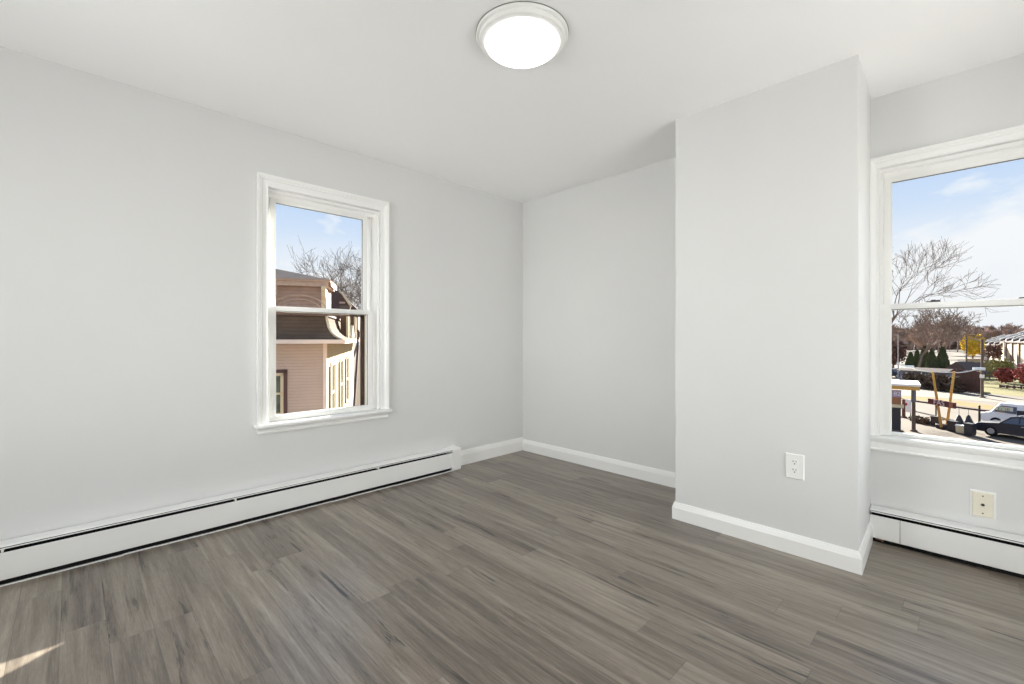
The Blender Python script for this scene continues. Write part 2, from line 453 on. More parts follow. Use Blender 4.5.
# ------------------------------------------------------------------ wall plates
def outlet():
    u, z = -.632, .449
    root = empty('wall_outlet', (u, CH[2], z), label='white duplex power outlet on the chimney breast', cat='outlet')
    g = lambda p: (p[0], -p[1], p[2])
    m = MB(g)
    rings = [[(sx * a, wv, sz * b) for sx, sz in ((-1, -1), (1, -1), (1, 1), (-1, 1))] for a, b, wv in ((.042, .0635, 0), (.042, .0635, .003), (.038, .0595, .0065), (.0365, .058, .0068), (.0345, .056, .0058))]
    m.loft(rings); m.build('cover_plate', M['plate'], root)
    for cz in (.021, -.021):
        k = MB(g)
        ring = []
        pts = []
        for i in range(24):
            a = 2 * math.pi * i / 24
            pts.append((.0165 * math.cos(a), max(-.013, min(.013, .0175 * math.sin(a)))))
        k.loft([[(px, wv, cz + pz) for px, pz in pts] for wv in (.005, .0082)])
        o = k.build('receptacle', M['plate'], root)
        q = MB(g); q.box(-.0080, -.0052, .0078, .0085, cz + .001, cz + .0095); q.box(.0052, .0080, .0078, .0085, cz + .002, cz + .0088)
        q.lathe([(.0032, .0078), (.0032, .0085)], (0, 0, cz - .007), 12, 'Y')
        q.build('slot', M['darkslot'], o)
    MB(g).lathe([(.0028, .005), (.0028, .0075), (.0012, .008)], (0, 0, 0), 12, 'Y').build('screw', M['plate'], root)
outlet()
def coax():
    u, z = .0385, .290
    root = empty('coax_plate', (u, YB, z), label='ivory cable television wall plate above the right heater', cat='wall plate')
    g = lambda p: (p[0], -p[1], p[2])
    rb = lambda a, b: [(sx * a, sz * b) for sx, sz in ((-1, -1), (1, -1), (1, 1), (-1, 1))]
    MB(g).loft([[(p, wv, q) for p, q in rb(a, b)] for a, b, wv in ((.045, .066, 0), (.045, .066, .003), (.042, .063, .0045))]).build('backing_plate', M['plate'], root)
    MB(g).loft([[(p, wv, q) for p, q in rb(a, b)] for a, b, wv in ((.036, .059, .0042), (.036, .059, .007), (.033, .056, .0095))]).build('cover_plate', M['ivory'], root)
    MB(g).lathe([(.0070, .009), (.0070, .012), (.0045, .012), (.0045, .020), (.0030, .020)], (0, 0, 0), 6, 'Y').build('connector', M['lock'], root)
    for s in (.042, -.042):
        MB(g).lathe([(.0032, .009), (.0032, .0105), (.0015, .011)], (0, 0, s), 10, 'Y').build('screw', M['lock'], root)
coax()

# ------------------------------------------------------------------ ceiling light
def ceiling_light():
    c = (-1.387, 1.421, H)
    root = empty('ceiling_light', c, label='round white flush ceiling light, switched on', cat='ceiling light')
    MB().lathe([(.193, 0), (.202, -.001), (.203, -.008), (.199, -.013), (.190, -.014)], n=72).build('base_ring', M['plate'], root, smooth=True)
    MB().lathe([(.2005, -.0002), (.2042, -.0010), (.2042, -.0032), (.2005, -.0034)], n=72).build('gasket', M['seam'], root)  # grey ring added to draw the shadow gap at the ceiling
    MB().lathe([(.188, -.0135), (.190, -.022), (.188, -.032), (.180, -.037), (.164, -.0375), (.162, -.033)], n=72).build('trim_ring', M['plate'], root, smooth=True)
    MB().lathe([(.1605, -.032), (.1610, -.040), (.1585, -.049), (.152, -.055), (.139, -.0575), (.08, -.060), (.001, -.0605)], n=72).build('diffuser', M['diffuser'], root, smooth=True)
ceiling_light()

# ================================================================== OUTSIDE
GZ = -5.5                                             # street level: the room is two storeys up
def ray(px, py): return FWD + RGT * ((px - CX) / FOC) + UP * ((HY - py) / FOC)
def at(px, py, dep): return EYE + ray(px, py) * dep   # sighting from the room at a known distance
def gnd(px, py, z=GZ): r = ray(px, py); return EYE + r * ((z - EYE.z) / r.z)
def gp(px, dep, z=GZ): p = at(px, HY, dep); return Vector((p.x, p.y, z))

M['asphalt'] = mat('pale_asphalt', lin(106, 95, 85), .9, .2, var=.10, vscale=.35)
M['road'] = mat('road_concrete', lin(120, 109, 99), .9, .2, var=.05, vscale=.2)
M['curb_shade'] = mat('curb_shadow_brown', lin(92, 74, 62), .9, .2, var=.1)  # the curb's shadow is put into this dark colour
M['drygrass'] = mat('dry_grass', lin(126, 106, 66), .95, .1, var=.18, vscale=1.4)
M['lawn'] = mat('autumn_lawn', lin(116, 108, 70), .95, .1, var=.18, vscale=.5)
M['bark'] = mat('bare_bark', lin(132, 116, 104), .9, .1, var=.15)
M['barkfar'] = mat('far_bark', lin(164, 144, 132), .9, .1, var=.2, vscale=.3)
M['barkdark'] = mat('dark_bark', lin(112, 100, 90), .9, .1, var=.15)
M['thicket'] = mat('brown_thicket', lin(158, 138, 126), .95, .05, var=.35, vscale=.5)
M['evergreen'] = mat('dark_evergreen', lin(84, 90, 64), .9, .1, var=.35, vscale=2.0)
M['yellowleaf'] = mat('yellow_leaves', lin(206, 178, 66), .9, .1, var=.25, vscale=2.0)
M['redleaf'] = mat('red_leaves', lin(150, 84, 76), .9, .1, var=.3, vscale=2.0)
M['oliveleaf'] = mat('olive_leaves', lin(140, 132, 82), .9, .1, var=.25, vscale=2.0)
M['darkleaf'] = mat('dark_hedge', lin(98, 84, 72), .9, .1, var=.35, vscale=1.5)
M['creamwall'] = mat('cream_block_wall', lin(190, 176, 148), .8, .2, var=.04)
M['pilaster'] = mat('brown_pilaster', lin(140, 122, 104), .8, .2)
M['whiteroof'] = mat('white_roof_rib', lin(215, 212, 208), .6, .3)
M['darkroof'] = mat('dark_roof', lin(92, 78, 74), .8, .2, var=.1)
M['greypole'] = mat('grey_pole', lin(165, 160, 158), .6, .3)
M['brownpole'] = mat('brown_pole', lin(108, 92, 82), .85, .2)
M['yellowpaint'] = mat('yellow_paint', lin(206, 160, 84), .5, .4, var=.05)
M['canopywhite'] = mat('canopy_white', lin(240, 236, 226), .5, .4)
M['maroon'] = mat('maroon_sign', lin(96, 46, 52), .5, .4)
M['signtext'] = mat('pale_sign_text', lin(226, 206, 208), .5, .3)
M['purple'] = mat('mauve_sign', lin(166, 148, 168), .5, .3)
M['signred'] = mat('sign_red', lin(176, 40, 40), .5, .3)
M['brownboard'] = mat('brown_board', lin(158, 108, 78), .6, .3, var=.05)
M['charcoal'] = mat('charcoal_paint', lin(52, 50, 56), .5, .4)
M['carblack'] = mat('car_dark_paint', lin(30, 30, 42), .4, .35)
M['carwhite'] = mat('car_white_paint', lin(232, 232, 236), .3, .5)
M['cargrey'] = mat('car_grey_paint', lin(150, 150, 160), .3, .5)
M['carglass'] = mat('car_glass', lin(70, 76, 92), .12, .7)
M['greentext'] = mat('green_letters', lin(60, 150, 110), .5, .3)
M['tyre'] = mat('tyre_rubber', lin(30, 30, 32), .8, .2)
M['hub'] = mat('wheel_hub', lin(170, 170, 175), .4, .5, metal=.5)
M['fencewood'] = mat('brown_fence', lin(104, 78, 68), .9, .1, var=.15, vscale=2)
M['bluegrey'] = mat('blue_grey_panel', lin(120, 122, 136), .7, .2, var=.05)
M['siding_tan'] = mat('tan_stucco', lin(250, 226, 194), .9, .1, var=.05, vscale=.6)
M['creamtrim'] = mat('cream_trim', lin(218, 202, 170), .6, .3)
M['pinktrim'] = mat('pale_trim', lin(232, 214, 200), .6, .3)
M['brownframe'] = mat('brown_window_trim', lin(96, 72, 68), .6, .3)
M['houseglass'] = mat('house_window_glass', lin(92, 98, 84), .08, .8, var=.4, vscale=2.5)
M['shutter'] = mat('grey_shutter', lin(120, 108, 96), .7, .2)
M['cornicebrown'] = mat('weathered_cornice', lin(192, 170, 154), .8, .2, var=.08)

def banded(name, ca, cb, pitch, frac=.15, noisy=.12):
    """horizontal courses (clapboards, shingles): thin dark lap lines between boards"""
    m = bpy.data.materials.new(name); m.use_nodes = True; t = NT(m.node_tree); p = t.n['Principled BSDF']
    oc = t.node('ShaderNodeTexCoord').outputs['Object']; x, y, z = t.sep(oc)
    f = t.math('FRACT', t.math('DIVIDE', t.math('ADD', z, 50.0), pitch))
    lap = t.mapr(f, 0.0, frac, 1, 0)
    n = t.mapr(t.noise(oc, 1.3, 5, .6), .3, .7)
    lo = tuple(c * (1 - noisy) for c in ca[:3]) + (1,)
    c = t.mix(lap, t.mix(n, lo, ca), cb)
    t.put(p.inputs['Base Color'], c); p.inputs['Roughness'].default_value = .9; p.inputs['Specular IOR Level'].default_value = .15
    b = t.node('ShaderNodeBump'); b.inputs['Strength'].default_value = .6; b.inputs['Distance'].default_value = .02
    t.put(b.inputs['Height'], f); t.l.new(b.outputs[0], p.inputs['Normal'])
    return m
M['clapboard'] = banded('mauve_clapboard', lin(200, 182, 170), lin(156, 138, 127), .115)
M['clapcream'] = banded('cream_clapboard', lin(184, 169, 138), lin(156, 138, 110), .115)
M['shingle'] = banded('brown_shingle', lin(112, 94, 78), lin(80, 66, 55), .14, .2, .35)
M['shingletop'] = banded('worn_shingle', lin(204, 176, 154), lin(160, 134, 116), .05, .2, .2)
M['shinglewall'] = banded('weathered_shingle_wall', lin(186, 162, 148), lin(132, 108, 94), .13, .15, .4)

# ------------------------------------------------------------------ ground, road, verges
def flat(name, pts, z, m, h=.0):
    mb = MB()
    if h: mb.prism([(p.x, p.y, z) for p in pts], (0, 0, h))
    else: mb.add([(p.x, p.y, z) for p in pts], [tuple(range(len(pts)))])
    return struct(mb.build(name, m))
g = struct(MB().box(-400, 400, -300, 600, GZ - .5, GZ - .03).build('ground_lot', M['asphalt']))
flat('ground_road', [gnd(840, 385), gnd(900, 389), gnd(955, 393.2), gnd(1030, 399.2), gnd(1100, 404), gnd(1100, 413), gnd(1030, 405.5), gnd(960, 399), gnd(900, 395), gnd(840, 392)], GZ - .02, M['road'])
flat('ground_far_lot', [gnd(860, 362), gnd(1080, 362), gnd(1080, 372), gnd(985, 370), gnd(860, 372)], GZ - .02, M['road'])
flat('ground_lawn', [gnd(979, 377), gnd(1100, 377), gnd(1100, 400), gnd(1024, 396.5), gnd(984, 393)], GZ - .025, M['lawn'])
v = [gnd(894, 396.5), gnd(930, 397.8), gnd(960, 401.5), gnd(996, 407), gnd(997, 411.6), gnd(960, 406.8), gnd(930, 402.6), gnd(905, 399.5)]
flat('ground_verge', v, GZ - .03, M['drygrass'], .10)
e = [gnd(905, 399.5), gnd(930, 402.6), gnd(960, 406.8), gnd(997, 411.6), gnd(998, 412.8), gnd(960, 408.0), gnd(930, 403.5), gnd(905, 400.2)]
flat('ground_curb_shadow', e, GZ - .03, M['curb_shade'], .14)  # dark strip drawing the curb shadow along the verge

# ------------------------------------------------------------------ trees
def bare_tree_mesh(seed, height, spread=.5, levels=6, lean=(0, 0), thick=1.0, kids=3, mname='bark', minr=.012, first=.30):
    rnd = random.Random(seed); mb = MB()
    def grow(p, d, L, r, lv):
        pts = [p]; q = p.copy(); dd = d.copy(); ns = 3 if lv > 1 else 2
        for i in range(ns):
            dd = (dd + Vector((rnd.uniform(-1, 1), rnd.uniform(-1, 1), rnd.uniform(-.5, .9))) * .14).normalized()
            q = q + dd * (L / ns); pts.append(q)
        re = max(r * .62, minr * .8)
        mb.tube(pts, max(r, minr), 5 if lv >= levels - 1 else 3, re)
        if lv == 0: return
        k = kids if lv < levels else kids + 1
        for i in range(k):
            a = rnd.uniform(0, 6.283); tilt = rnd.uniform(.5, 1.25) * spread * 1.35
            ax = dd.orthogonal().normalized(); ax.rotate(Matrix.Rotation(a + i * 6.283 / k, 3, dd))
            nd = (dd * math.cos(tilt) + ax * math.sin(tilt)); nd.z += .10; nd.normalize()
            st = pts[-1] if i == 0 or lv > levels - 1 else pts[-1].lerp(pts[-2], rnd.uniform(0, .9))
            grow(st, nd, L * rnd.uniform(.62, .86), re * rnd.uniform(.6, .85), lv - 1)
    grow(Vector((0, 0, -.05)), Vector((lean[0], lean[1], 1)).normalized(), height * first, height * .019 * thick, levels)
    zs = max(v[2] for v in mb.v); k = height / zs
    mb.v = [(v[0] * k, v[1] * k, v[2] * k) for v in mb.v]
    return mb
def place(o, loc, rz=0, sc=1, **kw):
    o.location = loc; o.rotation_euler = (0, 0, rz); o.scale = (sc, sc, sc)
    return tag(o, **kw)
def clone(src, loc, rz=0, sc=1, **kw):
    o = src.copy(); COL.objects.link(o)
    for ch in list(src.children):
        c = ch.copy(); COL.objects.link(c); c.parent = o
        for gch in ch.children:
            d = gch.copy(); COL.objects.link(d); d.parent = c
    return place(o, loc, rz, sc, **kw)

# seen through the right window
place(bare_tree_mesh(5, 20.0, .46, 6, (.25, .1), .75, 3, minr=.014).build('bare_tree', M['bark'], recalc=False), gp(872, 47), 1.1,
      label='tall bare tree at the left edge of the right window, branches reaching into the sky', cat='tree')
place(bare_tree_mesh(11, 13.4, .62, 6, (.35, -.1), .9, 3, minr=.03).build('bare_tree', M['bark'], recalc=False), gp(914, 74), .2,
      label='spreading bare tree behind the dark conifers in the right window', cat='tree')
place(bare_tree_mesh(23, 12.8, .60, 6, (.35, .0), .9, 3, minr=.03).build('bare_tree', M['bark'], recalc=False), gp(941, 84), 2.4,
      label='leaning bare tree right of the dark conifers, below the meeting rail', cat='tree')
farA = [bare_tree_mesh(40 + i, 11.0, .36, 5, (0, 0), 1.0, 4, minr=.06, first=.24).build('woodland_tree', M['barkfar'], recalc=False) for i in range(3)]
rnd = random.Random(9); k = 0
for dep, n, hz in ((122, 5, .95), (152, 6, 1.05), (182, 8, 1.15), (212, 9, 1.25), (243, 10, 1.4)):
    for i in range(n):
        px = 868 + (i + rnd.uniform(.35, .65)) * 180 / n
        if dep < 160 and px > 955: continue
        p = gp(px, dep); kw = dict(label='brown leafless tree among the massed woods on the skyline', cat='tree', group='woodland trees on the skyline')
        sc = hz * rnd.uniform(.8, 1.1)
        if k < 3: place(farA[k], p, rnd.uniform(0, 6), sc, **kw)
        else: clone(farA[k % 3], p, rnd.uniform(0, 6), sc, **kw)
        k += 1
def thicket():
    rnd = random.Random(4); mb = MB(); n = 90
    for i in range(n):
        px = 856 + i * 196 / n; d = rnd.uniform(262, 300); p = gp(px, d)
        hgt = rnd.uniform(8.0, 13.0); rr = rnd.uniform(4, 7)
        prof = [(rr * .7, 0), (rr, hgt * .35), (rr * .9, hgt * .65), (rr * .5, hgt * .9), (.1, hgt)]
        ph = rnd.uniform(0, 6)
        mb.lathe(prof, (p.x, p.y, GZ - .1), 11, jit=lambda a, h: 1 + .18 * math.sin(5 * a + ph + h) + .1 * math.sin(9 * a - h * 2))
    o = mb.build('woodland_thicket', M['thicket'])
    tag(o, 'brown woodland undergrowth filling the skyline in the right window', 'woods', kind='stuff')
thicket()

def conifer_mesh(seed, h, r):
    rnd = random.Random(seed); mb = MB()
    mb.lathe([(.14, 0), (.12, .8)], n=8)
    n = 420
    # overlapping upright sprays cover a solid core
    mb.lathe([(r * .62, .25), (r * .80, h * .18), (r * .66, h * .45), (r * .40, h * .72), (r * .12, h * .94), (.01, h * .97)], n=14)
    for i in range(n):
        f = (i + .5) / n; z = .2 + (h - .4) * f; rr = r * min(1, .72 + f * 2.2) * (1 - f) ** .75 * rnd.uniform(.78, 1.0) + .03
        a = i * 2.39996; s = .5 * (1 - f * .5) * rnd.uniform(.7, 1.2)
        c = Vector((rr * math.cos(a), rr * math.sin(a), z)); o = Vector((math.cos(a), math.sin(a), 0)); tg = Vector((-o.y, o.x, 0))
        tip = c + o * .10 + Vector((0, 0, s))
        mb.add([c - tg * .17 * s * 1.6, c + tg * .17 * s * 1.6, c + o * .16, tip], [(0, 1, 3), (0, 3, 2), (1, 2, 3), (0, 2, 1)])
    return mb
cl = [('tall dark green conifer, left of the tall pair in the right window', 924.5, 88, 5.2, 1.15), ('pointed green conifer between two darker ones in the right window', 931.8, 84, 4.5, 1.1),
      ('broad dark green conifer at the right end of the conifer row', 942.5, 86, 5.1, 1.3), ('small dark conifer at the left end of the conifer row', 910.5, 90, 3.9, 1.0), ('slim dark conifer second from the left in the conifer row', 917.0, 92, 4.3, .9)]
for i, (lb, px, d, h, r) in enumerate(cl):
    place(conifer_mesh(60 + i, h, r).build('conifer', M['evergreen'], recalc=False), gp(px, d), label=lb, cat='conifer', group='dark conifers beyond the road')

def leafy_mesh(seed, h, r, n, leaf, low=.25):
    """crown: a cloud of small folded leaf clumps around branches"""
    rnd = random.Random(seed); mb = MB()
    for i in range(n):
        while True:
            p = Vector((rnd.uniform(-1, 1), rnd.uniform(-1, 1), rnd.uniform(-1, 1)))
            if .25 < p.length < 1 + .12 * math.sin(6 * p.x + 5 * p.y + 4 * p.z): break
        c = Vector((p.x * r, p.y * r, h * low + (h * (1 - low)) * (p.z * .5 + .5)))
        q = [Vector((rnd.uniform(-1, 1), rnd.uniform(-1, 1), rnd.uniform(-1, 1))).normalized() * leaf * rnd.uniform(.6, 1.2) for _ in range(4)]
        mb.add([c + v for v in q], [(0, 1, 2), (0, 2, 3), (0, 3, 1), (1, 3, 2)])
    return mb
def leafy_tree(name, px, dep, h, r, mname, label, n=700, leaf=.35, low=.25, cat='tree', group=None):
    root = empty(name, gp(px, dep), label=label, cat=cat, group=group)
    leafy_mesh(hash((round(px), round(dep))) & 1023, h, r, n, leaf, low).build('foliage', M[mname], root, recalc=False)
    MB().tube([(0, 0, -.05), (.03 * r, .02, h * low), (0, .05, h * .7)], r * .10, 7, r * .04).build('trunk', M['barkdark'], root)
    return root
leafy_tree('yellow_tree', 972.5, 124, 7.6, 2.4, 'yellowleaf', 'yellow leaved tree left of the cream warehouse', 900, .5)
leafy_tree('bare_shrub_tree', 993.5, 112, 5.2, 1.6, 'fencewood', 'brown round tree against the cream warehouse wall', 420, .35)
for px, d, h, r, lb in ((1005.5, 66, 2.2, 1.1, 'rounded red shrub on the lawn beside the olive tree'), (1027, 62, 3.1, 1.2, 'large red shrub at the right edge of the right window'), (1040, 55, 2.2, 1.0, 'low red shrub on the lawn at the far right edge')):
    leafy_tree('red_shrub', px, d, h, r, 'redleaf', lb, 420, .28, .08, 'shrub', 'red shrubs on the lawn')
leafy_tree('olive_tree', 1003, 76, 3.0, 1.3, 'oliveleaf', 'olive green bush standing above the rounded red shrub', 420, .3, .2)
leafy_tree('young_tree', 989.5, 72, 3.3, .9, 'oliveleaf', 'small thin tree on the yellow lawn right of the street lamp', 160, .22, .4)
leafy_tree('rusty_tree', 893, 100, 6.5, 2.4, 'fencewood', 'rusty brown tree at the left edge of the right window', 800, .4, .1)

# ------------------------------------------------------------------ warehouse
def warehouse(name, P, Q, eave, rise, depth, nb, label):
    """long wall from P to Q; the roof climbs away from it under white ribs"""
    d = Q - P; wlen = d.length; d.normalize(); b = Vector((-d.y, d.x, 0))
    if b.dot(P - EYE) < 0: b = -b
    root = empty(name, P, label=label, cat='warehouse', group='cream sheds beyond the road')
    f = lambda p: tuple(d * p[0] + b * p[1] + UP * p[2])
    MB(f).prism([(0, 0, 0), (0, depth, 0), (0, depth, eave + rise), (0, 0, eave)], (wlen, 0, 0)).build('wall', M['creamwall'], root)
    MB(f).prism([(-.3, -.5, eave - .12), (-.3, depth, eave + rise - .02), (-.3, depth, eave + rise + .2), (-.3, -.5, eave + .12)], (wlen + .6, 0, 0)).build('roof', M['darkroof'], root)
    st = wlen / nb
    for i in range(nb + 1):
        x = i * st
        rb = MB(f).prism([(x - .12, -.45, eave), (x - .12, depth, eave + rise), (x - .12, depth, eave + rise + .62), (x - .12, -.45, eave + .55)], (.24, 0, 0)).build('parapet', M['darkroof'], root)
        MB(f).prism([(x - .18, -.55, eave + .5), (x - .18, depth, eave + rise + .58), (x - .18, depth, eave + rise + .92), (x - .18, -.55, eave + .84)], (.36, 0, 0)).build('coping', M['whiteroof'], rb)
        if i < nb:
            MB(f).box(x + st * .36, x + st * .64, -.25, .02, 0, eave - .1).build('pilaster', M['pilaster'], root)
    MB(f).box(0, wlen, -.1, .02, 0, .9).build('plinth', M['pinktrim'], root)
warehouse('warehouse', gp(1003, 118), gp(1060, 84), 5.6, 3.0, 6, 7, 'cream warehouse with white roof ribs at the right edge of the window')
warehouse('warehouse', gp(981.5, 140), gp(1003, 119), 4.6, 2.2, 5, 4, 'smaller cream shed left of the big warehouse')
# low white wall and far parked cars
def low_wall(px0, px1, dep, h, label, m='canopywhite'):
    a, b = gp(px0, dep), gp(px1, dep); c = (a + b) / 2; d = (b - a)
    root = empty('low_wall', c, math.atan2(d.y, d.x), label=label, cat='wall')
    L = d.length
    MB().box(-L / 2, L / 2, -.12, .12, 0, h).build('panel', M[m], root)
    MB().box(-L / 2 - .05, L / 2 + .05, -.17, .17, h, h + .12).build('coping', M['pinktrim'], root)
low_wall(958, 965, 116, 1.0, 'low white wall below the yellow tree, left piece')
low_wall(967.5, 981, 118, 1.1, 'low cream wall at the foot of the yellow tree', 'creamwall')

# ------------------------------------------------------------------ cars
def car(name, loc, rz, kind, paint, label, L=4.7, W=1.8, Hh=1.65, text=None):
    root = empty(name, loc, rz, label=label, cat='van' if kind == 'van' else 'car')
    l = L / 2
    if kind == 'van':
        body = [(-l, .35), (-l, Hh * .96), (-l + .25, Hh), (l * .55, Hh), (l * .74, Hh * .62), (l * .97, Hh * .50), (l, .40), (l * .9, .30), (-l * .95, .30)]
        glass = [(l * .18, Hh * .60), (l * .18, Hh * .88), (l * .52, Hh * .90), (l * .68, Hh * .62)]
        belt = Hh * .55
    else:
        body = [(-l, .42), (-l * .99, Hh * .60), (-l * .92, Hh * .64), (-l * .86, Hh * .92), (-l * .70, Hh), (l * .10, Hh), (l * .22, Hh * .97), (l * .46, Hh * .64), (l * .90, Hh * .56), (l * .98, Hh * .48), (l, .40), (l * .92, .26), (-l * .94, .26)]
        glass = [(-l * .84, Hh * .66), (-l * .78, Hh * .90), (-l * .68, Hh * .94), (l * .10, Hh * .94), (l * .18, Hh * .91), (l * .38, Hh * .66)]
        belt = Hh * .63
    def half(z): return W / 2 * (1 - max(0, (z - belt) / (Hh - belt)) * .20)
    secs = []
    for s in (-1, -.94, .94, 1):
        ring = []
        for x, z in body:
            k = half(z) * s; ring.append((x * (1 if abs(s) < .99 else .985), k, z * (1 if abs(s) < .99 else .99)))
        secs.append(ring)
    MB().loft(secs).build('body', M[paint], root, smooth=True)
    for s in (1, -1):
        if kind != 'van':
            MB().loft([[(x, s * (half(z) + o), z) for x, z in glass] for o in (-.01, .012)]).build('side_window', M['carglass'], root)
            for xp in (-l * .30, l * .02):
                MB().prism([(xp, s * (half(Hh * .66) + .016), Hh * .65), (xp + .07, s * (half(Hh * .66) + .016), Hh * .65), (xp + .07, s * (half(Hh * .94) + .016), Hh * .945), (xp, s * (half(Hh * .94) + .016), Hh * .945)], (0, -s * .02, 0)).build('pillar', M[paint], root)
            MB().tube([(-l * .70, s * W * .36, Hh + .0), (-l * .66, s * W * .36, Hh + .06), (l * .02, s * W * .36, Hh + .06), (l * .06, s * W * .36, Hh + .0)], .018, 6).build('roof_rail', M['hub'], root)
            MB().box(-l * .2, l * .0, s * W * .5 - .01, s * W * .5 + .015, Hh * .56, Hh * .59, .005).build('door_handle', M['hub'], root)
        else:
            MB().loft([[(x, s * (half(z) + o), z) for x, z in glass] for o in (-.01, .012)]).build('side_window', M['carglass'], root)
        for xw in (-l * .60, l * .62):
            tyre = MB().lathe([(.19, -.10), (.31, -.11), (.34, -.06), (.34, .06), (.31, .11), (.19, .10)], (xw, s * (W / 2 - .10), .34), 20, 'Y').build('wheel', M['tyre'], root, smooth=True)
            MB().lathe([(.02, -.095), (.20, -.09), (.20, .09), (.02, .095)], (xw, s * (W / 2 - .09), .34), 14, 'Y').build('hub', M['hub'], tyre)
    # front and rear glass, lamps
    if kind != 'van':
        for a, b in (((l * .24, Hh * .945), (l * .44, Hh * .67)), ((-l * .87, Hh * .90), (-l * .925, Hh * .67))):
            sx = .016 if a[0] > 0 else -.016
            MB().prism([(a[0] + sx, -half(a[1]) * .88, a[1]), (a[0] + sx, half(a[1]) * .88, a[1]), (b[0] + sx, half(b[1]) * .92, b[1]), (b[0] + sx, -half(b[1]) * .92, b[1])], (-sx * .8, 0, 0)).build('windscreen' if a[0] > 0 else 'rear_window', M['carglass'], root)
    else:
        MB().prism([(l * .57, -half(Hh) * .9, Hh * .96), (l * .57, half(Hh) * .9, Hh * .96), (l * .75, half(Hh * .64) * .9, Hh * .65), (l * .75, -half(Hh * .64) * .9, Hh * .65)], (.02, 0, .01)).build('windscreen', M['carglass'], root)
    for s in (1, -1):
        MB().box(l * .93, l * .985, s * W * .30, s * W * .45, Hh * .42, Hh * .50, .01).build('headlamp', M['canopywhite'], root)
        MB().box(-l * 1.0, -l * .97, s * W * .36, s * W * .46, Hh * .46, Hh * .60, .01).build('tail_lamp', M['signred'], root)
    return root
def lettering(name, txt, size, m, parent, mtx, ext=.01):
    c = bpy.data.curves.new(name, 'FONT'); c.body = txt; c.size = size; c.extrude = ext; c.align_x = 'CENTER'; c.align_y = 'CENTER'
    o = bpy.data.objects.new(name, c); COL.objects.link(o)
    dg = bpy.context.evaluated_depsgraph_get(); me = bpy.data.meshes.new_from_object(o.evaluated_get(dg))
    bpy.data.objects.remove(o); bpy.data.curves.remove(c)
    me.name = name; me.materials.clear(); me.materials.append(m)
    q = bpy.data.objects.new(name, me); COL.objects.link(q); q.parent = parent; q.matrix_local = mtx
    return q
def facing(d):
    """frame whose +Z looks along d, +Y is up: for upright lettering"""
    z = Vector(d).normalized(); x = UP.cross(z).normalized()
    return Matrix(((x.x, UP.x, z.x), (x.y, UP.y, z.y), (x.z, UP.z, z.z))).to_4x4()

sp = gp(1027.5, 29.4)
LOTX = Vector((gnd(1024, 443) - gnd(960, 433.5))).normalized(); LOTA = math.atan2(LOTX.y, LOTX.x)
car('dark_estate_car', sp, LOTA + math.pi, 'suv', 'carblack', 'dark estate car parked nearest in the lot below the right window', 4.6, 1.82, 1.48)
vp = gp(1031, 32.6)
van = car('white_van', vp, LOTA + math.pi, 'van', 'carwhite', 'white van with green lettering behind the dark estate car', 4.9, 1.9, 1.78)
MB().box(.62, 1.52, .84, .90, 1.14, 1.50).build('lettered_panel', M['pinktrim'], van)
MB().box(.62, 1.52, -.90, -.84, 1.14, 1.50).build('lettered_panel', M['pinktrim'], van)
lettering('lettering', 'FOR', .36, M['greentext'], van, Matrix.Translation((1.08, .905, 1.32)) @ Matrix.Rotation(math.pi, 4, 'Z') @ Matrix.Rotation(math.pi / 2, 4, 'X'))
car('white_car', gp(997.5, 104), LOTA + .2, 'suv', 'carwhite', 'white car parked in front of the cream warehouse', 4.3, 1.7, 1.45)
car('grey_car', gp(1002, 96), LOTA + 1.0, 'suv', 'cargrey', 'grey car parked beyond the lawn, below the warehouse', 4.3, 1.7, 1.45)
car('dark_car', gp(891, 76), LOTA, 'suv', 'carblack', 'small dark car at the left edge of the right window, beyond the canopy', 4.2, 1.7, 1.4)

